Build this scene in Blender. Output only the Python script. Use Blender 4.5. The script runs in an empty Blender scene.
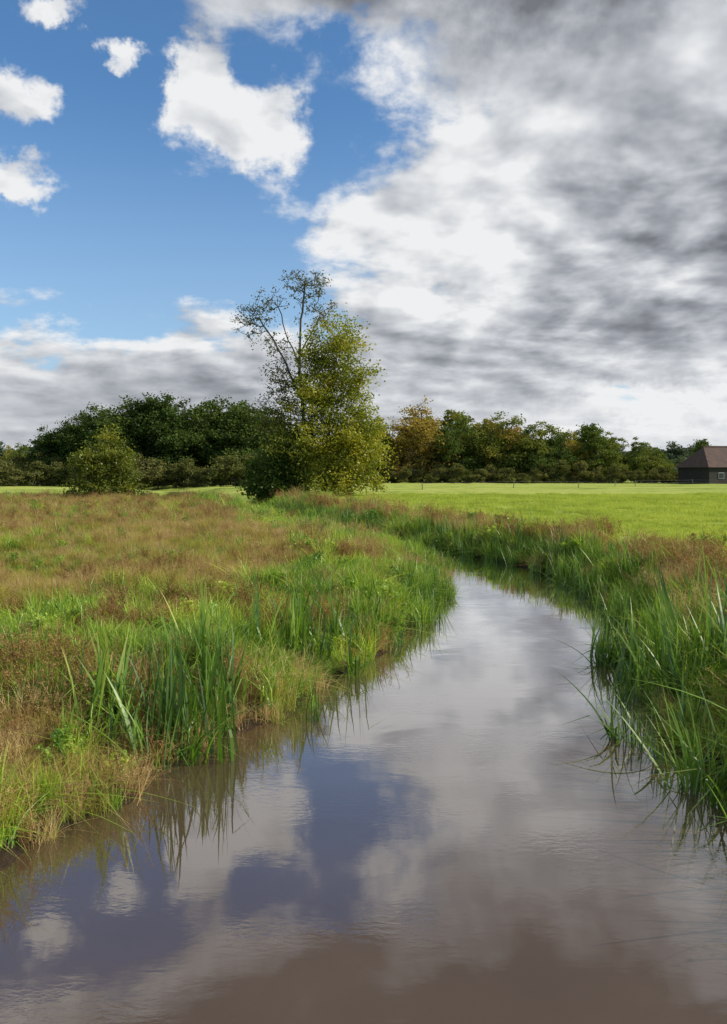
import bpy, math, numpy as np
from mathutils import Vector
RNG = np.random.default_rng(7)
scene = bpy.context.scene
scene.view_settings.view_transform = 'Standard'
scene.view_settings.look = 'None'
scene.view_settings.exposure = 0

# ------------------------------------------------------------------ helpers
def link(o):
    scene.collection.objects.link(o); return o

def mesh_from(name, V, F, mats=(), tint=None, mat_idx=None, smooth=False):
    me = bpy.data.meshes.new(name)
    V = np.asarray(V, dtype=float)
    me.from_pydata(V.tolist(), [], F if isinstance(F, list) else F.tolist())
    for m in mats: me.materials.append(m)
    if tint is not None:
        a = me.attributes.new('tint', 'FLOAT', 'POINT'); a.data.foreach_set('value', np.asarray(tint, dtype=np.float32))
    if mat_idx is not None:
        me.polygons.foreach_set('material_index', np.asarray(mat_idx, dtype=np.int32))
    if smooth:
        me.polygons.foreach_set('use_smooth', np.ones(len(me.polygons), dtype=bool))
    me.update()
    return me

class NB:
    def __init__(s, nt): s.nt = nt
    def n(s, t, **k):
        nd = s.nt.nodes.new(t)
        for a, b in k.items(): setattr(nd, a, b)
        return nd
    def put(s, sock, v):
        if hasattr(v, 'is_output'): s.nt.links.new(v, sock)
        else: sock.default_value = v
    def m(s, op, a, b=None, c=None, clamp=False):
        nd = s.n('ShaderNodeMath', operation=op, use_clamp=clamp)
        s.put(nd.inputs[0], a)
        if b is not None: s.put(nd.inputs[1], b)
        if c is not None: s.put(nd.inputs[2], c)
        return nd.outputs[0]
    def vm(s, op, a, b):
        nd = s.n('ShaderNodeVectorMath', operation=op)
        s.put(nd.inputs[0], a); s.put(nd.inputs[1], b)
        return nd.outputs[0]
    def noise(s, vec, scale, detail=4, rough=.5, dist=0., col=False):
        nd = s.n('ShaderNodeTexNoise')
        s.put(nd.inputs['Vector'], vec)
        nd.inputs['Scale'].default_value = scale; nd.inputs['Detail'].default_value = detail
        nd.inputs['Roughness'].default_value = rough; nd.inputs['Distortion'].default_value = dist
        return nd.outputs['Color'] if col else nd.outputs['Fac']
    def sstep(s, v, lo, hi):
        nd = s.n('ShaderNodeMapRange', interpolation_type='SMOOTHSTEP')
        s.put(nd.inputs['Value'], v)
        nd.inputs['From Min'].default_value = lo; nd.inputs['From Max'].default_value = hi
        return nd.outputs[0]
    def mix(s, f, a, b, blend='MIX'):
        nd = s.n('ShaderNodeMix', data_type='RGBA', blend_type=blend)
        s.put(nd.inputs[0], f); s.put(nd.inputs[6], a); s.put(nd.inputs[7], b)
        return nd.outputs[2]
    def ramp(s, f, stops):
        nd = s.n('ShaderNodeValToRGB'); s.put(nd.inputs[0], f)
        cr = nd.color_ramp
        while len(cr.elements) < len(stops): cr.elements.new(.5)
        for e, (p, c) in zip(cr.elements, stops):
            e.position = p; e.color = (*c, 1)
        return nd.outputs[0]

def new_mat(name):
    m = bpy.data.materials.new(name); m.use_nodes = True
    m.node_tree.nodes.clear()
    b = NB(m.node_tree); out = b.n('ShaderNodeOutputMaterial')
    return m, b, out

def leaf_mat(name, stops, transl=.35, wscale=.35, wk=.5, gloss=.05, tintk=.55, objk=.35, tcol=(1.25, 1.2, .7), gain=1.):
    m, b, out = new_mat(name)
    stops = [(p, tuple(min(.6, v*gain) for v in c)) for p, c in stops]
    at = b.n('ShaderNodeAttribute', attribute_name='tint').outputs['Fac']
    oi = b.n('ShaderNodeObjectInfo').outputs['Random']
    pos = b.n('ShaderNodeNewGeometry').outputs['Position']
    nz = b.noise(pos, wscale, 2)
    f = b.m('MULTIPLY', at, tintk)
    f = b.m('MULTIPLY_ADD', oi, objk, f)
    f = b.m('MULTIPLY_ADD', b.m('SUBTRACT', nz, .5), wk * 2, f)
    f = b.m('ADD', f, (1 - tintk - objk) * .5, clamp=True)
    c = b.ramp(f, stops)
    d = b.n('ShaderNodeBsdfDiffuse'); b.put(d.inputs[0], c)
    t = b.n('ShaderNodeBsdfTranslucent'); b.put(t.inputs[0], b.mix(1., c, (*tcol, 1), 'MULTIPLY'))
    mx = b.n('ShaderNodeMixShader'); mx.inputs[0].default_value = transl
    b.put(mx.inputs[1], d.outputs[0]); b.put(mx.inputs[2], t.outputs[0])
    if gloss > 0:
        g = b.n('ShaderNodeBsdfGlossy'); g.inputs['Roughness'].default_value = .45; g.inputs[0].default_value = (.9, .9, .85, 1)
        m2 = b.n('ShaderNodeMixShader'); m2.inputs[0].default_value = gloss
        b.put(m2.inputs[1], mx.outputs[0]); b.put(m2.inputs[2], g.outputs[0]); mx = m2
    b.put(out.inputs[0], mx.outputs[0])
    return m

def rough_mat(name, c1, c2, scale=3., rough=.9, bump=.3, stretch=(1, 1, 1)):
    m, b, out = new_mat(name)
    tc = b.n('ShaderNodeTexCoord').outputs['Object']
    v = b.vm('MULTIPLY', tc, stretch)
    nz = b.noise(v, scale, 6, .6)
    p = b.n('ShaderNodeBsdfPrincipled')
    b.put(p.inputs['Base Color'], b.ramp(nz, [(.3, c1), (.7, c2)]))
    p.inputs['Roughness'].default_value = rough
    bp = b.n('ShaderNodeBump'); bp.inputs['Strength'].default_value = bump; bp.inputs['Distance'].default_value = .05
    b.put(bp.inputs['Height'], nz); b.put(p.inputs['Normal'], bp.outputs[0])
    b.put(out.inputs[0], p.outputs[0])
    return m

# ------------------------------------------------------------------ river and terrain
EYE = 3.0
Lp = np.array([(-40,-22),(-15,-11),(0,-5.2),(4,-3.7),(5.95,-2.85),(7.45,-2.15),(8.37,-1.83),(9.48,-1.3),(11.1,-.5),(13.3,.28),(16,1.14),(20.1,2.02),(23.7,2.3),(26.9,1.92),(31.2,.6),(40,-3),(55,-7.5),(75,-13.5),(100,-23),(140,-45),(200,-90)])
Rp = np.array([(-40,10),(-15,6),(0,4.0),(4,3.5),(7.34,3.45),(8.37,3.55),(9.96,3.75),(12.6,4.5),(16,5.25),(19.3,5.75),(21.9,5.65),(24.7,5.1),(27.6,4.3),(30,3.2),(34,1.5),(40,-.6),(55,-5),(75,-11),(100,-20),(140,-42),(200,-87)])
YS = np.arange(-40, 200, .2)
def smooth(a, k=7):
    w = np.hanning(k + 2)[1:-1]; w /= w.sum()
    return np.convolve(np.pad(a, k // 2, mode='edge'), w, mode='valid')
XL = smooth(np.interp(YS, Lp[:, 0], Lp[:, 1])) + .14*np.sin(2.1*YS) + .11*np.sin(5.3*YS+1) + .07*np.sin(9.7*YS)
XR = smooth(np.interp(YS, Rp[:, 0], Rp[:, 1])) + .14*np.sin(1.7*YS+2) + .11*np.sin(4.9*YS) + .07*np.sin(8.9*YS+.5)
EDGE = np.concatenate([np.stack([XL, YS], 1), np.stack([XR, YS], 1)])

def river_sd(x, y):
    """signed distance from the water's edge (positive on land) and side (-1 left, +1 right)"""
    x = np.asarray(x, float); y = np.asarray(y, float)
    l = np.interp(y, YS, XL); r = np.interp(y, YS, XR)
    side = np.where(x > (l + r) / 2, 1, -1)
    inside = (x > l) & (x < r)
    d = np.minimum(np.abs(x - l), np.abs(x - r))
    near = np.where((d < 14) & (y < 200) & (y > -40))[0]
    for i in range(0, len(near), 4000):
        k = near[i:i+4000]
        dd = (x[k, None] - EDGE[None, :, 0])**2 + (y[k, None] - EDGE[None, :, 1])**2
        d[k] = np.sqrt(dd.min(1))
    return np.where(inside, -d, d), side

def und(x, y):
    return (.05*np.sin(.9*x+.4*y) + .04*np.sin(.37*x-1.1*y+1) + .03*np.sin(2.3*x+1.9*y) + .03*np.sin(-1.7*x+2.9*y+.6))

def height(x, y):
    sd, side = river_sd(x, y)
    zl = np.interp(sd, [-3, -1, -.3, 0, .3, .9, 2, 5], [-.9, -.55, -.25, -.03, .14, .38, .52, .62])
    zr = np.interp(sd, [-3, -1, -.3, 0, .3, .9, 2, 5], [-.9, -.55, -.25, -.03, .18, .48, .68, .8])
    z = np.where(side < 0, zl, zr)
    far = np.clip((y - 60) / 60, 0, 1)
    z = z + far * np.clip(.8 - z, 0, 1) * (sd > 4)
    return z + und(x, y) * np.clip((sd - .1) * .8, 0, 1)

def axis(lo, hi, step, out_lo, out_hi, g=1.12):
    a = list(np.arange(lo, hi, step)); s = step; v = a[-1]
    while v < out_hi: s *= g; v += s; a.append(v)
    s = step; v = lo; pre = []
    while v > out_lo: s *= g; v -= s; pre.append(v)
    return np.array(pre[::-1] + a)
gx = axis(-10, 12, .16, -3500, 3500); gy = axis(0, 42, .2, -60, 4200, 1.08)
X, Y = np.meshgrid(gx, gy)
xf, yf = X.ravel(), Y.ravel()
Z = height(xf, yf)
nx, ny = len(gx), len(gy)
ii, jj = np.meshgrid(np.arange(nx-1), np.arange(ny-1))
q = (jj*nx+ii).ravel()
F = np.stack([q, q+1, q+nx+1, q+nx], 1)
sd, side = river_sd(xf, yf)
zone = np.where(side > 0, np.clip((sd-1.5)/1.5, 0, 1), 0)   # 1 = pasture

m, b, out = new_mat('meadow_ground')
pos = b.n('ShaderNodeNewGeometry').outputs['Position']
zn = b.n('ShaderNodeAttribute', attribute_name='tint').outputs['Fac']
big = b.noise(pos, .06, 4, .55); mid = b.noise(pos, .6, 5, .6); fine = b.noise(pos, 6., 6, .7)
patchy = b.m('ADD', b.m('MULTIPLY', big, .9), b.m('MULTIPLY', mid, .35))
sep = b.n('ShaderNodeSeparateXYZ'); b.put(sep.inputs[0], pos)
shadow_streak = b.noise(b.vm('MULTIPLY', pos, (.25, 1.4, 1)), .12, 4, .6)  # stretched noise: cloud-shadow streaks painted into the pasture colour
meadow = b.ramp(patchy, [(.42, (.13, .17, .03)), (.56, (.24, .22, .06)), (.68, (.24, .17, .075)), (.8, (.16, .19, .04))])
pasture = b.ramp(b.m('ADD', b.m('MULTIPLY', shadow_streak, .7), b.m('MULTIPLY', mid, .3)), [(.38, (.19, .25, .045)), (.5, (.35, .42, .075)), (.64, (.50, .50, .14))])
farf = b.sstep(sep.outputs[1], 66., 82.)
isfar = b.m('MAXIMUM', zn, farf)
col = b.mix(isfar, meadow, pasture)
col = b.mix(.5, col, b.ramp(fine, [(.25, (.35, .35, .35)), (.7, (1.15, 1.15, 1.15))]), 'MULTIPLY')
mud = b.sstep(sep.outputs[2], .28, .05)
col = b.mix(mud, col, (.045, .032, .02, 1))
p = b.n('ShaderNodeBsdfPrincipled'); b.put(p.inputs['Base Color'], col); p.inputs['Roughness'].default_value = .95
p.inputs['Specular IOR Level'].default_value = .1
bp = b.n('ShaderNodeBump'); bp.inputs['Strength'].default_value = .9; bp.inputs['Distance'].default_value = .12
b.put(bp.inputs['Height'], fine); b.put(p.inputs['Normal'], bp.outputs[0]); b.put(out.inputs[0], p.outputs[0])
link(bpy.data.objects.new('meadow_ground', mesh_from('meadow_ground', np.stack([xf, yf, Z], 1), F, [m], tint=zone, smooth=True)))

# ------------------------------------------------------------------ water
m, b, out = new_mat('river_water')
pos = b.n('ShaderNodeNewGeometry').outputs['Position']
w1 = b.noise(b.vm('MULTIPLY', pos, (1., 1.4, 1)), .9, 2, .5, .5)
w2 = b.noise(b.vm('MULTIPLY', pos, (1., 2.2, 1)), 9., 3, .55, .3)
calm = b.sstep(b.noise(b.vm('MULTIPLY', pos, (.5, 1.3, 1)), .7, 3), .48, .66)
hh = b.m('ADD', b.m('MULTIPLY', w1, .2), b.m('MULTIPLY', b.m('MULTIPLY_ADD', calm, .9, .15), b.m('MULTIPLY', w2, .09)))
bp = b.n('ShaderNodeBump'); bp.inputs['Strength'].default_value = .35; bp.inputs['Distance'].default_value = .035
b.put(bp.inputs['Height'], hh)
d = b.n('ShaderNodeBsdfDiffuse')
b.put(d.inputs[0], b.ramp(b.noise(pos, .8, 3), [(.35, (.070, .045, .028)), (.7, (.084, .055, .035))]))
g = b.n('ShaderNodeBsdfGlossy'); g.inputs['Roughness'].default_value = .01; g.inputs[0].default_value = (.97, .985, 1, 1)
fr = b.n('ShaderNodeFresnel'); fr.inputs[0].default_value = 1.6
b.put(fr.inputs['Normal'], bp.outputs[0]); b.put(g.inputs['Normal'], bp.outputs[0])
mx = b.n('ShaderNodeMixShader')
b.put(mx.inputs[0], b.m('MULTIPLY_ADD', fr.outputs[0], 1.9, .0, clamp=True)); b.put(mx.inputs[1], d.outputs[0]); b.put(mx.inputs[2], g.outputs[0])
b.put(out.inputs[0], mx.outputs[0])
wl = YS[::4]; wv = []
for y_, l_, r_ in zip(YS[::4], XL[::4], XR[::4]): wv += [(l_-1.2, y_, 0), (r_+1.2, y_, 0)]
wf = [(2*i, 2*i+1, 2*i+3, 2*i+2) for i in range(len(wl)-1)]
link(bpy.data.objects.new('river_water', mesh_from('river_water', wv, wf, [m])))

# ------------------------------------------------------------------ plant meshes
def blades(rng, n, h, w, spread, lean=.2, curve=.35, nseg=4, hv=.35, fold=0.):
    V = []; F = []; T = []
    for i in range(n):
        a = rng.uniform(0, 2*math.pi); r = spread*math.sqrt(rng.random())
        bx, by = r*math.cos(a), r*math.sin(a)
        d = rng.uniform(0, 2*math.pi); dx, dy = math.cos(d), math.sin(d)
        H = h*(1-hv*rng.random()); ln = lean*rng.normal(); cv = curve*abs(rng.normal())
        s = d+math.pi/2+rng.normal()*.6; sx, sy = math.cos(s), math.sin(s)
        ww = w*rng.uniform(.6, 1.2); t0 = rng.random()
        fo = rng.random() < fold; k = len(V)
        ft = rng.uniform(.45, .75)
        for j in range(nseg+1):
            t = j/nseg
            o = H*(ln*t+cv*t*t); z = H*(t-.45*cv*t*t)
            if fo and t > ft: o += H*(t-ft)*.9; z -= H*(t-ft)*1.35
            px, py = bx+dx*o, by+dy*o
            hw = ww*.5*(1-t**2.2)*(.65+.35*min(1, t*4))
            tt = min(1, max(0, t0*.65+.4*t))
            if j == nseg:
                V.append((px, py, z)); T.append(tt)
            else:
                V.append((px-sx*hw, py-sy*hw, z)); V.append((px+sx*hw, py+sy*hw, z)); T += [tt, tt]
        for j in range(nseg-1):
            F.append((k+2*j, k+2*j+1, k+2*j+3, k+2*j+2))
        F.append((k+2*nseg-2, k+2*nseg-1, k+2*nseg))
    return V, F, T

def leafquads(rng, C, size, flat=.3, aspect=.5):
    C = np.asarray(C); n = len(C)
    N = rng.normal(size=(n, 3)); N[:, 2] += flat*np.sign(N[:, 2]+1e-6); N /= np.linalg.norm(N, axis=1)[:, None]
    A = np.cross(N, rng.normal(size=(n, 3))); A /= np.linalg.norm(A, axis=1)[:, None]
    B = np.cross(N, A); s = size*rng.uniform(.6, 1.3, (n, 1))
    V = np.stack([C-A*s*.5, C+B*s*aspect*.5-A*s*.08, C+A*s*.5, C-B*s*aspect*.5-A*s*.08], 1).reshape(-1, 3)
    return V, np.arange(4*n).reshape(-1, 4)

def herb(rng, n, h, leaf, spread):
    """branching stalks carrying small leaves or seed clusters"""
    V = []; F = []; T = []; C = []; CT = []
    for i in range(n):
        bx, by = rng.normal(size=2)*spread*.5; H = h*rng.uniform(.55, 1); lx, ly = rng.normal(size=2)*.18*H
        tt = rng.random()
        def stick(p, q, w):
            k = len(V); p = np.array(p); q = np.array(q)
            o = np.array([rng.normal(), rng.normal(), 0]); o = o/np.linalg.norm(o)*w
            V.extend([p-o, p+o, q+o*.4, q-o*.4]); F.append((k, k+1, k+2, k+3)); T.extend([tt]*4)
        top = np.array((bx+lx, by+ly, H)); base = np.array((bx, by, 0))
        stick(base, top, .004)
        for j in range(rng.integers(6, 11)):
            t = rng.uniform(.35, 1); p = base+(top-base)*t
            q = p+np.array([rng.normal()*.13, rng.normal()*.13, .12])*h*(1.2-t*.6)
            stick(p, q, .0025)
            for u in range(6):
                C.append(p+(q-p)*rng.random()*1.1+rng.normal(size=3)*.012*h*2); CT.append(np.clip(tt*.6+.4*rng.random(), 0, 1))
    LV, LF = leafquads(rng, C, leaf)
    k = len(V)
    V = np.concatenate([np.array(V), LV]); T = T+list(np.repeat(CT, 4))
    return V, [tuple(f) for f in F]+[tuple(f) for f in (LF+k).tolist()], T

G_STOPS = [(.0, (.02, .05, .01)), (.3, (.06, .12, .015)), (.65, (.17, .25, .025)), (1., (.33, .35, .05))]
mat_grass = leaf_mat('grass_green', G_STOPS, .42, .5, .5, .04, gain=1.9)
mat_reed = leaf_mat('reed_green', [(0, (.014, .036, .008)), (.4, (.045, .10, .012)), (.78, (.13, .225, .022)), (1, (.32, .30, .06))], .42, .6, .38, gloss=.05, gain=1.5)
mat_dry = leaf_mat('dry_grass', [(0, (.15, .09, .035)), (.35, (.29, .19, .075)), (.7, (.42, .31, .14)), (1, (.27, .27, .06))], .35, .6, .5, .02, tcol=(1.1, 1., .8), gain=1.35)
mat_olive = leaf_mat('olive_grass', [(0, (.07, .09, .02)), (.4, (.20, .2, .03)), (.8, (.32, .27, .06)), (1, (.39, .29, .10))], .4, .4, .5, .02, gain=1.45)
mat_brown = leaf_mat('brown_herb', [(0, (.085, .045, .02)), (.4, (.20, .12, .05)), (.75, (.30, .19, .085)), (1, (.18, .18, .04))], .3, .7, .4, 0., tcol=(1.1, .95, .7), gain=1.35)
mat_past = leaf_mat('pasture_grass', [(0, (.14, .20, .03)), (.5, (.30, .37, .055)), (1, (.43, .46, .09))], .42, .15, .4, .02, gain=1.25)

def coll(name, items):
    c = bpy.data.collections.new(name)
    for i, (nm, (V, F, T), mt) in enumerate(items):
        o = bpy.data.objects.new(nm+'_%02d' % i, mesh_from(nm, V, F, [mt], tint=T)); c.objects.link(o)
    return c

def scatter(name, P, rot, scl, idx, c):
    me = bpy.data.meshes.new(name); me.from_pydata(np.asarray(P).tolist(), [], [])
    a = me.attributes.new('rot', 'FLOAT_VECTOR', 'POINT'); a.data.foreach_set('vector', np.asarray(rot, np.float32).ravel())
    a = me.attributes.new('scl', 'FLOAT_VECTOR', 'POINT'); a.data.foreach_set('vector', np.asarray(scl, np.float32).ravel())
    a = me.attributes.new('idx', 'INT', 'POINT'); a.data.foreach_set('value', np.asarray(idx, np.int32))
    o = link(bpy.data.objects.new(name, me))
    ng = bpy.data.node_groups.new(name, 'GeometryNodeTree')
    ng.interface.new_socket('Geometry', in_out='INPUT', socket_type='NodeSocketGeometry')
    ng.interface.new_socket('Geometry', in_out='OUTPUT', socket_type='NodeSocketGeometry')
    gi = ng.nodes.new('NodeGroupInput'); go = ng.nodes.new('NodeGroupOutput')
    ci = ng.nodes.new('GeometryNodeCollectionInfo'); ci.inputs[0].default_value = c
    ci.inputs['Separate Children'].default_value = True; ci.inputs['Reset Children'].default_value = True
    ip = ng.nodes.new('GeometryNodeInstanceOnPoints'); ip.inputs['Pick Instance'].default_value = True
    def na(nm, tp):
        n = ng.nodes.new('GeometryNodeInputNamedAttribute'); n.data_type = tp; n.inputs[0].default_value = nm; return n.outputs[0]
    L = ng.links.new
    L(gi.outputs[0], ip.inputs['Points']); L(ci.outputs[0], ip.inputs['Instance'])
    L(na('idx', 'INT'), ip.inputs['Instance Index']); L(na('rot', 'FLOAT_VECTOR'), ip.inputs['Rotation']); L(na('scl', 'FLOAT_VECTOR'), ip.inputs['Scale'])
    L(ip.outputs[0], go.inputs[0])
    md = o.modifiers.new('scatter', 'NODES'); md.node_group = ng
    return o

r = np.random.default_rng(3)
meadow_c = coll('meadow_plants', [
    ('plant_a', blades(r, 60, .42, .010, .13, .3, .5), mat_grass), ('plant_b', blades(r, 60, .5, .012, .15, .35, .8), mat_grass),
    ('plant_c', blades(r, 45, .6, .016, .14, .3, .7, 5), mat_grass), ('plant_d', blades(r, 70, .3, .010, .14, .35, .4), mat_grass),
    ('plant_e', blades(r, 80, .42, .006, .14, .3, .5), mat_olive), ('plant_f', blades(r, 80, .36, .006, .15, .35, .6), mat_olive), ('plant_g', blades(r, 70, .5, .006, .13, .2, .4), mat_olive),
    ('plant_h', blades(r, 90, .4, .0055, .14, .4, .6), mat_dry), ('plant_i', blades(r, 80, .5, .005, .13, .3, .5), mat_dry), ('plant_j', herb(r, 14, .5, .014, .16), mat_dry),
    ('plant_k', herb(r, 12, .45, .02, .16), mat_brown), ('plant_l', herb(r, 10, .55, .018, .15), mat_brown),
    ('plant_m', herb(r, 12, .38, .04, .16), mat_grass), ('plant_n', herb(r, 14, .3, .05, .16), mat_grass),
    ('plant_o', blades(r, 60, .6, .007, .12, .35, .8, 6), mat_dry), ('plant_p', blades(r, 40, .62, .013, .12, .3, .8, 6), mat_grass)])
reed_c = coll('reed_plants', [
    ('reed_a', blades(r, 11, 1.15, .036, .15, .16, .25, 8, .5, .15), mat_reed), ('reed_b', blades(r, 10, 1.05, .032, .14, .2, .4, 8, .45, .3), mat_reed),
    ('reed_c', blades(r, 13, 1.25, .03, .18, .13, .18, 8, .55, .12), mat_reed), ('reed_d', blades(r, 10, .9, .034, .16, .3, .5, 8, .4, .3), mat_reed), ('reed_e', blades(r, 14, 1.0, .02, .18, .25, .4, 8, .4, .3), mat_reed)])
past_c = coll('pasture_plants', [
    ('turf_a', blades(r, 80, .13, .008, .2, .35, .5, 3), mat_past), ('turf_b', blades(r, 80, .16, .009, .2, .35, .5, 3), mat_past), ('turf_c', blades(r, 70, .1, .01, .2, .35, .5, 3), mat_past)])

def vnoise(x, y, s, seed):
    g = np.random.default_rng(seed).random((64, 64))
    u = (x/s) % 64; v = (y/s) % 64; i = np.floor(u).astype(int); j = np.floor(v).astype(int); fu = u-i; fv = v-j
    fu = fu*fu*(3-2*fu); fv = fv*fv*(3-2*fv); i2 = (i+1) % 64; j2 = (j+1) % 64; i %= 64; j %= 64
    return (g[i, j]*(1-fu)+g[i2, j]*fu)*(1-fv)+(g[i, j2]*(1-fu)+g[i2, j2]*fu)*fv
def fnoise(x, y, s, seed): return .6*vnoise(x, y, s, seed)+.3*vnoise(x, y, s*.45, seed+1)+.1*vnoise(x, y, s*.2, seed+2)

def pts(x0, x1, y0, y1, dens, wedge=.56, marg=3.):
    n = int((x1-x0)*(y1-y0)*dens); x = RNG.uniform(x0, x1, n); y = RNG.uniform(y0, y1, n)
    k = np.abs(x) < wedge*np.maximum(y, 0)+marg
    return x[k], y[k]

PX, PY, PS = [], [], []
for (x0, x1, y0, y1, dn, sc) in [(-9, 9, 3.5, 12, 62, .85), (-16, 14, 12, 22, 34, 1.), (-26, 16, 22, 38, 18, 1.15), (-46, 10, 38, 74, 6.5, 1.4)]:
    x, y = pts(x0, x1, y0, y1, dn); s, sd_ = river_sd(x, y)
    keep = (s > .0) & ((sd_ < 0) | (s < 2.6 + .6*np.sin(y)))
    PX.append(x[keep]); PY.append(y[keep]); PS.append(np.full(keep.sum(), sc))
x = np.concatenate(PX); y = np.concatenate(PY); sc = np.concatenate(PS)
s, side = river_sd(x, y); n = len(x)
u = RNG.random(n)
brn = fnoise(x, y, 2.6, 11); dry = fnoise(x+30, y, 3.4, 21); big_ = fnoise(x, y, 9., 31)
idx = np.zeros(n, int)
for i in range(n):
    a = u[i]
    if side[i] < 0:
        if y[i] < 8.8+.8*math.sin(x[i]*2) and x[i] < -1.6:                      # tawny grass by the near corner
            pd, po, ph = .60+.9*(dry[i]-.45), .16, .12
        elif s[i] < 3.0+2.*(big_[i]-.5)*2 or (y[i] < 15 and dry[i] < .56):                  # lush strip along the water
            pd, po, ph = .05+.45*(dry[i] > .60), .12, .01+.42*(brn[i] > .64)
        elif y[i] < 34:
            pd, po, ph = .26+.9*max(0, dry[i]-.45), .56, .02+.18*(brn[i] > .64)
        else:
            pd, po, ph = .3, .38, .2
    else:
        if s[i] < .9: pd, po, ph = .14, .15, .04
        else: pd, po, ph = .36, .12, .36*(brn[i] > .38)
    if a < pd: idx[i] = 7+RNG.integers(3)
    elif a < pd+po: idx[i] = 4+RNG.integers(3)
    elif a < pd+po+ph: idx[i] = 10+RNG.integers(2)
    else: idx[i] = RNG.choice([0, 1, 2, 3, 12, 13], p=[.22, .25, .26, .13, .07, .07])
    if s[i] < .6 and RNG.random() < .3: idx[i] = 14 if (a < pd+.1) else 15
hs = sc*RNG.uniform(.5, 1.3, n)*(.5+1.05*fnoise(x, y, 1.1, 5))
hs = np.where((side > 0) & (s > .9), hs*1.25, hs)
hs = np.where((side < 0) & (s > 4), hs*.8, hs)
hs = np.where((s < .5), hs*.85, hs)
P = np.stack([x, y, height(x, y)-.02], 1)
rot = np.stack([RNG.normal(0, .14, n), RNG.normal(0, .14, n), RNG.uniform(0, 6.28, n)], 1)
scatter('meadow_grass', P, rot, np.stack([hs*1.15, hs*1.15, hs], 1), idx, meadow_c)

# pasture turf
PX, PY, PS = [], [], []
for (x0, x1, y0, y1, dn, sc) in [(4, 16, 8, 22, 22, 1.), (0, 26, 22, 40, 10, 1.3), (-8, 40, 40, 75, 4, 1.8)]:
    x, y = pts(x0, x1, y0, y1, dn); s, sd_ = river_sd(x, y)
    keep = (s > 1.8) & (sd_ > 0); PX.append(x[keep]); PY.append(y[keep]); PS.append(np.full(keep.sum(), sc))
x = np.concatenate(PX); y = np.concatenate(PY); sc = np.concatenate(PS)*RNG.uniform(.7, 1.2, len(x)); n = len(x)
scatter('pasture_grass', np.stack([x, y, height(x, y)-.01], 1), np.stack([RNG.normal(0, .1, n), RNG.normal(0, .1, n), RNG.uniform(0, 6.28, n)], 1),
        np.stack([sc*1.3, sc*1.3, sc], 1), RNG.integers(0, 3, n), past_c)

# reeds at the water's edge
x, y = pts(-14, 12, 5, 62, 26); s, side = river_sd(x, y)
den = fnoise(x, y, 1.0, 77); keep = np.zeros(len(x), bool)
L = side < 0; R = side > 0
keep |= L & (y > 7.9) & (y < 12.8) & (s > -.4) & (s < 1.) & (den > .42)
keep |= L & (y >= 12.8) & (y < 18) & (s > -.3) & (s < .7) & (den > .47)
keep |= L & (y >= 18) & (y < 60) & (s > -.2) & (s < .5) & (den > .45)
keep |= R & (y < 13) & (s > -.5) & (s < 1.3) & (den > .38)
keep |= R & (y >= 13) & (s > -.35) & (s < 1.) & (den > .36)
sc = np.where(L, np.where(y < 12.8, 1.05, .7), np.where(y < 13, 1.15, .88))
sc = np.where(y > 30, sc*.9, sc)
x, y, s, sc = x[keep], y[keep], s[keep], sc[keep]; n = len(x); sc = sc*RNG.uniform(.5, 1.2, n)
P = np.stack([x, y, np.maximum(height(x, y), -.1)-.02], 1)
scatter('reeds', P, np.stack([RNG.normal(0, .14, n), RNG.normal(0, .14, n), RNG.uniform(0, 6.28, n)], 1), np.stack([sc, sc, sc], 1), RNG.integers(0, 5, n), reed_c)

# ------------------------------------------------------------------ trees
mat_bark = rough_mat('bark', (.05, .042, .034), (.13, .11, .09), 6, .95, .6, (1, 1, .25))

def grow(rng, trunk_lines, attr, step=.8, tip=.02, expo=2.2, up=.15):
    nodes = []; par = []
    for line, att in trunk_lines:
        line = np.array(line, float); prev = -1
        if att is not None:
            prev = int(np.argmin([np.sum((q-line[0])**2) for q in nodes]))
            line = line[1:]
        for k in range(len(line)):
            if prev >= 0:
                a0 = nodes[prev]; nseg = max(1, int(np.linalg.norm(line[k]-a0)/step))
                for j in range(1, nseg+1):
                    nodes.append(a0+(line[k]-a0)*j/nseg+rng.normal(size=3)*.05*(j < nseg)); par.append(prev); prev = len(nodes)-1
            else:
                nodes.append(line[k]); par.append(-1); prev = len(nodes)-1
    N = np.array(nodes)
    dmin = np.array([np.min(np.sum((N-a)**2, 1)) for a in attr])
    ends = []
    for a in attr[np.argsort(dmin)]:
        N = np.array(nodes); v = a-N; d = np.linalg.norm(v, axis=1)
        cost = d*(1+.9*np.clip(-(v[:, 2])/(d+1e-3)+.1, 0, 1))
        k = int(np.argmin(cost)); p0 = nodes[k]; L_ = np.linalg.norm(a-p0); ns = max(1, int(L_/step)); prev = k
        for j in range(1, ns+1):
            t = j/ns; q_ = p0+(a-p0)*t; q_ = q_+np.array([0, 0, -up*L_*math.sin(math.pi*t)*.6])+rng.normal(size=3)*.07*(j < ns)
            nodes.append(q_); par.append(prev); prev = len(nodes)-1
        ends.append(prev)
    n = len(nodes); acc = np.zeros(n)
    for i in range(n-1, -1, -1):
        if acc[i] == 0: acc[i] = tip**expo
        if par[i] >= 0: acc[par[i]] += acc[i]
    return np.array(nodes), par, acc**(1/expo), ends

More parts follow.
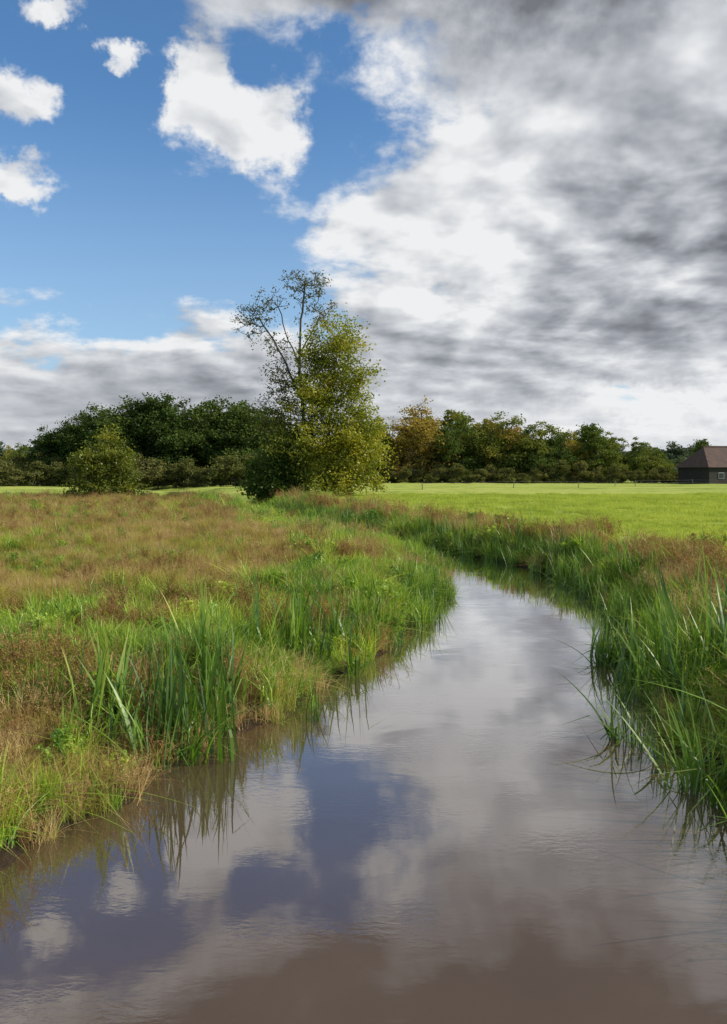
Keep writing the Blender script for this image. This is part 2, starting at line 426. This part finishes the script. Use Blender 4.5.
def tubes(N, par, R, sides=5):
    V = []; F = []
    ang = np.arange(sides)/sides*2*math.pi
    for i, p in enumerate(par):
        if p < 0: continue
        a, b_ = N[p], N[i]; d = b_-a; l = np.linalg.norm(d)
        if l < 1e-4: continue
        d /= l; u_ = np.cross(d, (0.3, .9, .1)); u_ /= np.linalg.norm(u_); w_ = np.cross(d, u_)
        ra = min(R[p], R[i]*1.5); rb = R[i]
        k = len(V)
        ring = np.cos(ang)[:, None]*u_+np.sin(ang)[:, None]*w_
        V.extend(a+ring*ra); V.extend(b_+d*rb*.3+ring*rb)
        for j in range(sides): F.append((k+j, k+(j+1) % sides, k+sides+(j+1) % sides, k+sides+j))
    return V, F

def in_blobs(rng, blobs, n, shell=.35):
    out_ = []; w = np.array([b[1][0]*b[1][1]*b[1][2]*b[2] for b in blobs]); w /= w.sum()
    ks = rng.choice(len(blobs), n, p=w)
    for k in ks:
        c, rr, _ = blobs[k]; v = rng.normal(size=3); v /= np.linalg.norm(v)
        out_.append(np.array(c)+v*np.array(rr)*(rng.random()**shell))
    return np.array(out_)

def build_tree(name, rng, lines, blobs, n_attr, leaves_per, leaf, clump, mleaf, loc, step=.8, tip=.02, shell=.35, aspect=.6, zmin=.5):
    attr = in_blobs(rng, blobs, n_attr, shell)
    attr = attr[attr[:, 2] > zmin]
    N, par, R, ends = grow(rng, lines, attr, step, tip)
    V, F = tubes(N, par, R); nb = len(F); nv = len(V)
    C = []; CT = []
    for e in ends:
        m_ = rng.poisson(leaves_per*rng.uniform(.35, 1.65)); s_ = clump*rng.uniform(.7, 1.3); t_ = rng.random()
        C.append(N[e]+rng.normal(size=(m_, 3))*s_*np.array([1, 1, .6])); CT.append(np.clip(t_*.6+.4*rng.random(m_), 0, 1))
    C = np.concatenate(C); CT = np.concatenate(CT)
    kz = C[:, 2] > .05; C = C[kz]; CT = CT[kz]
    LV, LF = leafquads(rng, C, leaf, .3, aspect)
    Vv = np.concatenate([np.array(V), LV]); T = np.concatenate([np.zeros(nv), np.repeat(CT, 4)])
    Ff = [tuple(f) for f in F]+[tuple(f) for f in (LF+nv).tolist()]
    me = mesh_from(name, Vv, Ff, [mat_bark, mleaf], tint=T, mat_idx=[0]*nb+[1]*len(LF))
    if loc is None: return me
    o = link(bpy.data.objects.new(name, me)); o.location = loc
    return o

def gz(x, y): return float(height(np.array([x]), np.array([y]))[0])

mat_poplar = leaf_mat('poplar_leaf', [(0, (.06, .08, .014)), (.35, (.16, .18, .022)), (.7, (.33, .29, .035)), (1, (.46, .36, .05))], .45, .3, .5, .02, gain=1.5)
mat_willow = leaf_mat('willow_leaf', [(0, (.03, .055, .012)), (.5, (.07, .11, .02)), (1, (.14, .18, .03))], .35, .3, .3, .01, gain=1.2)
mat_sparse = leaf_mat('upper_leaf', [(0, (.06, .07, .02)), (.5, (.12, .12, .03)), (1, (.25, .21, .05))], .4, .3, .3, .01, gain=1.)

tr = np.random.default_rng(5)
TX, TY = -4.3, 70.
blobsA = [((-5.6, 0, 15.8), (1.9, 1.8, 1.6), .9), ((-3.9, 0, 17.4), (1.6, 1.6, 1.3), .9), ((-.9, 0, 19.), (2.3, 2.0, 1.2), 1.), ((-3.6, 0, 13.6), (2.4, 2, 1.5), .35), ((.2, .5, 16.6), (2., 1.8, 1.8), .6), ((-2.8, 0, 10.6), (2.2, 2, 2.), .7), ((-3.2, 0, 7), (2.6, 2.4, 2.8), 1.)]
linesA = [([(-.6, 0, -.3), (-.7, 0, 3), (-1.0, 0, 7), (-1.4, .1, 11), (-1.3, .1, 15), (-.9, 0, 19)], None),
          ([(-1.2, 0, 9), (-2.6, 0, 12), (-4., 0, 14.5), (-5., 0, 16)], 1), ([(-1.4, .1, 11.5), (-2.4, .2, 14), (-3.3, .3, 17)], 1), ([(-1.4, .1, 12.5), (-.4, .2, 14.5), (.5, .3, 16.5)], 1)]
build_tree('tall_poplar_tree', tr, linesA, blobsA, 460, 14, .2, .28, mat_sparse, (TX, TY, gz(TX, TY)), .7, .019, .5)
blobsB = [((2.2, -.5, 13.4), (2.4, 2.4, 2.9), 1.), ((.6, -.5, 12.), (2.2, 2.2, 2.8), .8), ((3.7, -.5, 9.8), (2.2, 2.5, 2.9), 1.1), ((.0, -.8, 8.4), (3., 2.6, 3.2), 1.), ((3.0, -1, 5.), (3.5, 3, 3.0), 1.2), ((-1., -1, 4.6), (3.2, 2.8, 2.8), 1.), ((5., 0, 4.2), (1.7, 2, 2.4), .8), ((1.6, -1.2, 1.6), (4.6, 2.5, 1.6), 1.3)]
linesB = [([(.9, -.4, -.3), (1., -.4, 3), (1.4, -.4, 7), (1.7, -.4, 11), (2.2, -.4, 14.6)], None),
          ([(1.1, -.4, 4), (2.4, -.5, 6.5), (3.9, -.5, 9.5)], 1), ([(1., -.4, 3.), (-.2, -.8, 5.5), (-.3, -.9, 8.5)], 1)]
build_tree('poplar_tree', tr, linesB, blobsB, 720, 62, .25, .46, mat_poplar, (TX, TY, gz(TX, TY)), .8, .016, .6, zmin=.2)
blobsC = [((0, 0, 2.4), (2.2, 2.3, 2.2), 1.), ((-.6, 0, 1.), (1.8, 2, 1.), 1.2), ((.9, 0, .8), (1.8, 2, .9), 1.2), ((1.2, 0, 4.2), (1.6, 1.6, 1.8), .8)]
linesC = [([(0, 0, -.3), (.1, 0, 1.5), (.3, 0, 3.5)], None)]
build_tree('willow_shrub', tr, linesC, blobsC, 240, 60, .26, .42, mat_willow, (-7.9, 69., gz(-7.9, 69.)), .6, .012, .5, zmin=.1)
mat_bush = leaf_mat('alder_leaf', [(0, (.05, .08, .015)), (.45, (.14, .16, .02)), (.8, (.30, .26, .03)), (1, (.40, .29, .04))], .42, .5, .35, .02, gain=1.3)
blobsD = [((0, 0, 2.8), (2.9, 2.8, 2.0), 1.), ((.3, 0, 4.8), (1.2, 1.5, 1.4), .9), ((-1.5, 0, 3.8), (1.2, 1.4, 1.3), .8), ((1.7, 0, 3.6), (1.1, 1.4, 1.), .8), ((-1.6, 0, 1.1), (2., 1.8, 1.2), 1.2), ((1.8, .2, 1.2), (1.7, 1.6, 1.3), 1.2), ((0, -1, .9), (2., 1.8, .9), 1.2)]
build_tree('round_alder_tree', tr, [([(0, 0, -.3), (0, 0, 1.5), (.1, 0, 4.)], None)], blobsD, 360, 44, .22, .3, mat_bush, (-22.3, 68., gz(-22.3, 68.)), .6, .012, .6, zmin=.1)

# distant masses
FS = [(0, (.04, .06, .018)), (.35, (.07, .10, .022)), (.62, (.13, .14, .03)), (.85, (.23, .19, .04)), (1, (.28, .17, .045))]
mat_far = leaf_mat('far_leaf', FS, .3, .05, .2, 0., tintk=.35, objk=.65, gain=1.6)
mat_aut = leaf_mat('autumn_leaf', [(0, (.11, .095, .025)), (.5, (.23, .17, .04)), (1, (.33, .24, .05))], .3, .05, .2, 0., tintk=.5, objk=.4, gain=1.3)
mat_grove = leaf_mat('grove_leaf', [(0, (.022, .04, .012)), (.5, (.045, .07, .018)), (1, (.09, .12, .028))], .25, .05, .25, 0., tintk=.5, objk=.45, gain=1.4)
mat_hedge = leaf_mat('hedge_leaf', [(0, (.07, .08, .025)), (.5, (.14, .15, .045)), (1, (.24, .21, .08))], .3, .08, .3, 0.)
mat_haze = leaf_mat('horizon_leaf', [(0, (.06, .09, .06)), (.5, (.08, .11, .07)), (1, (.12, .14, .08))], .2, .02, .3, 0.)
def far_tree(rng, h, w, mt, leaf, n_attr=150, per=34, lo=.1):
    bl = []
    for i in range(11):
        z_ = (lo+(.82-lo)*(i+.5)/11+rng.normal()*.02)*h; k = math.sqrt(max(.05, 1-((z_/h-.42)/.6)**2))
        bl.append(((rng.normal()*w*.2*k, rng.normal()*w*.2*k, z_), (w*.32*k*rng.uniform(.6, 1.25), w*.32*k*rng.uniform(.6, 1.25), h*.15*rng.uniform(.7, 1.25)), 1.))
    ln = [([(0, 0, -.5), (rng.normal()*.3, 0, h*.35), (rng.normal()*.5, 0, h*.8)], None)]
    return build_tree('far_tree', rng, ln, bl, n_attr, per, leaf, w*.055, mt, None, 1.5, .05, .4, .75, zmin=.2)
def tree_coll(name, defs):
    c = bpy.data.collections.new(name)
    for i, me in enumerate(defs): c.objects.link(bpy.data.objects.new(name+'_%02d' % i, me))
    return c
fr_ = np.random.default_rng(9)
far_c = tree_coll('tree_line_trees', [far_tree(fr_, 15, 11, mat_far, .42, 170, 52), far_tree(fr_, 16, 8, mat_far, .38, 170, 52), far_tree(fr_, 13, 12, mat_far, .42, 170, 52), far_tree(fr_, 15, 9, mat_far, .42, 170, 52), far_tree(fr_, 11, 10, mat_far, .38, 170, 52), far_tree(fr_, 17, 10, mat_aut, .4, 170, 44)])
grove_c = tree_coll('grove_trees', [far_tree(fr_, 16, 12, mat_grove, .42, 270, 64), far_tree(fr_, 15, 11, mat_grove, .42, 270, 64), far_tree(fr_, 16, 10, mat_grove, .42, 250, 64)])
hedge_c = tree_coll('hedge_shrubs', [far_tree(fr_, 5, 7, mat_hedge, .32, 130, 50), far_tree(fr_, 4, 6, mat_hedge, .3, 130, 50), far_tree(fr_, 6, 6, mat_hedge, .32, 130, 50)])
hz_c = tree_coll('horizon_trees', [far_tree(fr_, 15, 14, mat_haze, .9, 110, 30), far_tree(fr_, 14, 12, mat_haze, .9, 110, 30), far_tree(fr_, 12, 15, mat_haze, .9, 110, 30)])

def place(name, rows, c, nvar, base):
    P = []; S = []; I = []
    for row in rows:
        x, y, h = row[:3]
        P.append((x, y, .75)); k = h/base; S.append((k*fr_.uniform(.9, 1.2), k*fr_.uniform(.9, 1.2), k))
        I.append(row[3] if len(row) > 3 else fr_.integers(0, nvar))
    n = len(P)
    scatter(name, P, np.stack([np.zeros(n), np.zeros(n), fr_.uniform(0, 6.28, n)], 1), S, I, c)
rows = []
for x in np.arange(-55, -13, 3.5):
    h = np.interp(x, [-55, -50, -44, -36, -26, -20, -14], [11, 13.5, 15.5, 17, 16.8, 15.8, 13])
    for k in range(2): rows.append((x+fr_.normal(), 138+k*7+fr_.normal()*2, h*fr_.uniform(.9, 1.06)))
place('tree_grove', rows, grove_c, 3, 16)
rows = []
for x in np.arange(0, 64, 3.2):
    h = np.interp(x, [2, 8, 14, 20, 26, 34, 44, 52, 58, 64], [15, 15, 15.5, 17, 15.5, 13, 12.5, 12, 10, 8])
    for k in range(2):
        hh_ = h*fr_.uniform(.78, 1.1)
        au = (5 < x < 13 and k == 0) or (30 < x < 34 and k == 0)
        rows.append((x+fr_.normal(), 166+k*8+fr_.normal()*2.5, hh_, 5) if au else (x+fr_.normal(), 166+k*8+fr_.normal()*2.5, hh_, int(fr_.integers(0, 5))))
for x in np.arange(-105, -52, 5): rows.append((x, 165+fr_.normal()*5, fr_.uniform(7, 9.5)))
for x in np.arange(-26, 4, 4.5): rows.append((x, 175+fr_.normal()*3, fr_.uniform(9, 12)))
for x in np.arange(64, 120, 6): rows.append((x, 215+fr_.normal()*5, fr_.uniform(8, 12)))
place('tree_line', rows, far_c, 6, 15)
rows = []
for x in np.arange(-330, 400, 8): rows.append((x+fr_.normal()*2, 420+fr_.normal()*12, fr_.uniform(15, 21)))
for x in np.arange(-330, 400, 9): rows.append((x+fr_.normal()*2, 450+fr_.normal()*12, fr_.uniform(17, 23)))
place('woodland_horizon', rows, hz_c, 3, 15)
rows = []
for x in np.arange(-58, -10, 2.4): rows.append((x, 122+fr_.normal()*1.5, fr_.uniform(2.5, 5.5)))
for x in np.arange(-95, -50, 3.4): rows.append((x, 135+fr_.normal()*3, fr_.uniform(4, 6.5)))
for x in np.arange(0, 66, 2.6): rows.append((x, 158+fr_.normal()*1.5, fr_.uniform(2, 4.2)))
place('hedge', rows, hedge_c, 3, 5)

# ------------------------------------------------------------------ barn
def box(name, c, s, mt, parent):
    x, y, z = [v/2 for v in s]
    V = [(sx*x, sy*y, sz*z) for sx in (-1, 1) for sy in (-1, 1) for sz in (-1, 1)]
    Fc = [(0, 1, 3, 2), (4, 6, 7, 5), (0, 4, 5, 1), (2, 3, 7, 6), (0, 2, 6, 4), (1, 5, 7, 3)]
    o = link(bpy.data.objects.new(name, mesh_from(name, V, Fc, [mt]))); o.location = c; o.parent = parent; return o
mat_wall = rough_mat('dark_timber', (.012, .010, .009), (.035, .028, .022), 4, .85, .3, (6, 6, .4))
mat_white = rough_mat('white_frame', (.3, .3, .28), (.4, .4, .37), 5)
mat_glass = rough_mat('window_glass', (.02, .025, .03), (.03, .035, .04), 2, .15, 0)
m, b, out = new_mat('clay_roof_tiles'); tc = b.n('ShaderNodeTexCoord').outputs['Object']
wv_ = b.n('ShaderNodeTexWave', bands_direction='X'); b.put(wv_.inputs[0], tc); wv_.inputs['Scale'].default_value = 1.3
p = b.n('ShaderNodeBsdfPrincipled'); p.inputs['Roughness'].default_value = .85
b.put(p.inputs['Base Color'], b.mix(.25, b.ramp(b.noise(tc, 1.2, 6, .7), [(.3, (.045, .03, .024)), (.6, (.10, .054, .04)), (.8, (.14, .10, .08))]), wv_.outputs['Color'], 'MULTIPLY'))
b.put(out.inputs[0], p.outputs[0]); mat_roof = m
barn = link(bpy.data.objects.new('farm_barn', None)); barn.location = (70.0, 150, .75); barn.rotation_euler = (0, 0, math.radians(14))
Lb, Wb, Hb, Rb = 17., 9., 3.2, 7.
box('walls', (0, 0, Hb/2), (Lb, Wb, Hb), mat_wall, barn)
hx = 2.2; ov = .45
zE = Hb-.1
RV = [(-Lb/2-ov, -Wb/2-ov, zE), (Lb/2+ov, -Wb/2-ov, zE), (Lb/2+ov, Wb/2+ov, zE), (-Lb/2-ov, Wb/2+ov, zE), (-Lb/2+hx, 0, Rb), (Lb/2-hx, 0, Rb)]
RF = [(0, 1, 5, 4), (2, 3, 4, 5), (3, 0, 4), (1, 2, 5), (0, 3, 2, 1)]
o = link(bpy.data.objects.new('hipped_roof', mesh_from('hipped_roof', RV, RF, [mat_roof]))); o.parent = barn
box('ridge', (0, 0, Rb+.05), (Lb-2*hx+.3, .35, .25), mat_roof, barn)
for i, xx in enumerate((-6, -3.2, 3.2, 6)):
    box('window_frame_%d' % i, (xx, -Wb/2-.03, 1.6), (1.2, .1, 1.1), mat_white, barn); box('window_pane_%d' % i, (xx, -Wb/2-.09, 1.6), (1., .05, .9), mat_glass, barn)
box('door_frame', (0, -Wb/2-.03, 1.3), (3.2, .1, 2.6), mat_wall, barn); box('door', (0, -Wb/2-.1, 1.25), (2.9, .06, 2.45), mat_wall, barn)

# ------------------------------------------------------------------ wire fence across the pasture
mat_post = rough_mat('weathered_post', (.07, .06, .045), (.18, .16, .13), 8, .9, .4, (1, 1, .3))
mat_wire = rough_mat('wire', (.12, .12, .12), (.2, .2, .2), 5, .5, 0)
fence = link(bpy.data.objects.new('wire_fence', None))
V = []; Fc = []; WV = []; WF = []
fp = [(2.2+i*8.6+RNG.normal()*1.6, 88+i*7.2+RNG.normal()*.4) for i in range(8)]
for i, (px, py) in enumerate(fp):
    z0 = gz(px, py); hgt = (1.35, .95, 1.0, .9, 1.05, .9, 1.0, .9)[i]; rr = .1 if i == 0 else .05; k = len(V)
    lean = RNG.normal()*.05
    for zz, sc_ in ((-.2, 1), (hgt*.96, .95), (hgt, .6)):
        for a in range(8): V.append((px+rr*sc_*math.cos(a*.785)+lean*zz, py+rr*sc_*math.sin(a*.785), z0+zz))
    for lv in range(2):
        for a in range(8): Fc.append((k+lv*8+a, k+lv*8+(a+1) % 8, k+(lv+1)*8+(a+1) % 8, k+(lv+1)*8+a))
    Fc.append(tuple(k+16+a for a in range(8)))
    if i:
        qx, qy = fp[i-1]; zq = gz(qx, qy)
        for wz in (.45, .82):
            k = len(WV)
            for (ax, ay, az) in ((qx, qy, zq), (px, py, z0)):
                for dz, dy in ((.003, 0), (-.002, .003), (-.002, -.003)): WV.append((ax, ay+dy-.08, az+wz+dz))
            for a in range(3): WF.append((k+a, k+(a+1) % 3, k+3+(a+1) % 3, k+3+a))
o = link(bpy.data.objects.new('posts', mesh_from('posts', V, Fc, [mat_post]))); o.parent = fence
o = link(bpy.data.objects.new('wires', mesh_from('wires', WV, WF, [mat_wire]))); o.parent = fence

# ------------------------------------------------------------------ sun and sky
SAZ, SEL = math.radians(96), math.radians(34)
sun = bpy.data.lights.new('sun', 'SUN'); sun.energy = 5.0; sun.angle = math.radians(.5); sun.color = (1, .92, .77)
so = link(bpy.data.objects.new('sun', sun))
sv = Vector((math.sin(SAZ)*math.cos(SEL), math.cos(SAZ)*math.cos(SEL), math.sin(SEL)))
so.rotation_euler = (-sv).to_track_quat('-Z', 'Y').to_euler()

w = bpy.data.worlds.new('World'); scene.world = w; w.use_nodes = True; w.node_tree.nodes.clear()
b = NB(w.node_tree); out = b.n('ShaderNodeOutputWorld'); bg = b.n('ShaderNodeBackground'); bg.inputs[1].default_value = .1
sky = b.n('ShaderNodeTexSky', sky_type='NISHITA'); sky.sun_disc = False; sky.sun_elevation = SEL; sky.sun_rotation = SAZ
sky.air_density = 1.; sky.dust_density = .8; sky.ozone_density = 2.
gen = b.n('ShaderNodeTexCoord').outputs['Generated']
sp = b.n('ShaderNodeSeparateXYZ'); b.put(sp.inputs[0], gen); dx, dy, dz = sp.outputs
zc = b.m('ADD', b.m('MAXIMUM', dz, 0.), .24)
cb = b.n('ShaderNodeCombineXYZ'); b.put(cb.inputs[0], b.m('DIVIDE', dx, zc)); b.put(cb.inputs[1], b.m('DIVIDE', dy, zc)); P2 = cb.outputs[0]
wp = b.noise(gen, 8., 6, .64, 0, True)
ws = b.n('ShaderNodeSeparateXYZ'); b.put(ws.inputs[0], wp)
az = b.m('MULTIPLY', b.m('ARCTAN2', dx, dy), 57.2958); el = b.m('MULTIPLY', b.m('ARCSINE', dz), 57.2958)
azw = b.m('ADD', az, b.m('MULTIPLY', b.m('SUBTRACT', ws.outputs[0], .5), 12.)); elw = b.m('ADD', el, b.m('MULTIPLY', b.m('SUBTRACT', ws.outputs[1], .5), 8.5))
def gauss(a0, e0, sa, se, A):
    u_ = b.m('DIVIDE', b.m('SUBTRACT', azw, a0), sa); v_ = b.m('DIVIDE', b.m('SUBTRACT', elw, e0), se)
    s_ = b.m('ADD', b.m('MULTIPLY', u_, u_), b.m('MULTIPLY', v_, v_))
    return b.m('MULTIPLY', b.m('EXPONENT', b.m('MULTIPLY', s_, -1.)), A)
def total(lst, base):
    s_ = base
    for g_ in lst: s_ = b.m('ADD', gauss(*g_), s_)
    return s_
B = total([(25, 18, 26.5, 12, .80), (13, 36, 31, 6.6, .95), (-8, 4.2, 60, 5.8, .74), (19, 4.2, 13, 1.5, -.4), (-2.5, 25.5, 3.5, 3., -.14), (2, 17.5, 6, 4, .1),
           (-12.2, 25.4, 2.1, 3., .46), (-7., 23.4, 3.6, 2.2, .50), (-17.6, 26.4, 1.6, 1.0, .4), (-24.5, 23.5, 2.6, 2., .46),
           (-24, 18.8, 4.2, 1.4, .46), (-21.5, 28.6, 2.4, .9, .36), (-12, 15, 10, 3.2, -.2), (-60, 25, 22, 14, .3), (70, 30, 25, 18, .3), (150, 25, 60, 16, .2), (-150, 25, 50, 16, .2)], -.3)
B = b.m('ADD', B, b.m('MULTIPLY', b.sstep(elw, 31.5, 36.), .4))
nA = b.noise(P2, 3.6, 9, .62, .15)
n3 = b.noise(P2, 3.6, 4, .52, .15)
nO = b.noise(b.vm('ADD', P2, (.06, -.05, 0)), 3.6, 4, .52, .15)
nB = b.noise(b.vm('MULTIPLY', P2, (.8, 1.1, 1)), 1.7, 3, .5, .3)
dens0 = b.m('ADD', nA, B)
dens = b.sstep(dens0, .40, .62)
thick = b.sstep(dens0, .52, .95)
D = total([(16, 34.5, 26, 6.2, .95), (26, 18.5, 9, 4.2, .42), (20, 10.5, 18, 2.6, .2), (-14, 6.5, 20, 3.6, .16), (9, 21, 9, 4.5, -.22), (6, 15, 8, 5, -.15), (20, 4, 14, 2, -.25), (-12, 24, 12, 5, -.22)], 0.)
D = b.m('ADD', D, b.m('MULTIPLY', b.sstep(elw, 31., 35.), .25))
lowk = b.m('MULTIPLY_ADD', b.sstep(el, 2., 13.), .6, .4)
ld = b.m('MULTIPLY', b.m('SUBTRACT', nO, n3), 2.3)
dk = b.m('ADD', b.m('MULTIPLY', thick, .28), D)
var = b.m('ADD', b.m('MULTIPLY', b.m('SUBTRACT', nB, .48), 1.35), b.m('ADD', ld, b.m('MULTIPLY', b.m('SUBTRACT', nA, .5), -.7)))
dk = b.m('ADD', dk, b.m('MULTIPLY', var, lowk))
cc = b.ramp(b.m('ADD', dk, .12, clamp=True), [(0, (.86, .87, .88)), (.3, (.61, .635, .67)), (.65, (.36, .38, .42)), (1., (.18, .19, .215))])
cc10 = b.mix(1., cc, (10, 10, 10, 1), 'MULTIPLY')
skyc = b.mix(1., sky.outputs[0], (.9, 1.32, 1.6, 1), 'MULTIPLY')
veil = b.m('MULTIPLY', b.sstep(el, 26., 4.), .42)
skyc = b.mix(veil, skyc, (5.2, 6.4, 7.6, 1))
fin = b.mix(dens, skyc, cc10)
b.put(bg.inputs[0], fin); b.put(out.inputs[0], bg.outputs[0])

# ------------------------------------------------------------------ camera
cam = bpy.data.cameras.new('camera'); co = link(bpy.data.objects.new('camera', cam))
co.location = (0, 0, EYE); co.rotation_euler = (math.radians(90), 0, 0)
cam.sensor_fit = 'VERTICAL'; cam.sensor_height = 24; cam.lens = 24*790/1024; cam.shift_y = -40/1024
cam.clip_end = 8000; cam.clip_start = .05
scene.camera = co
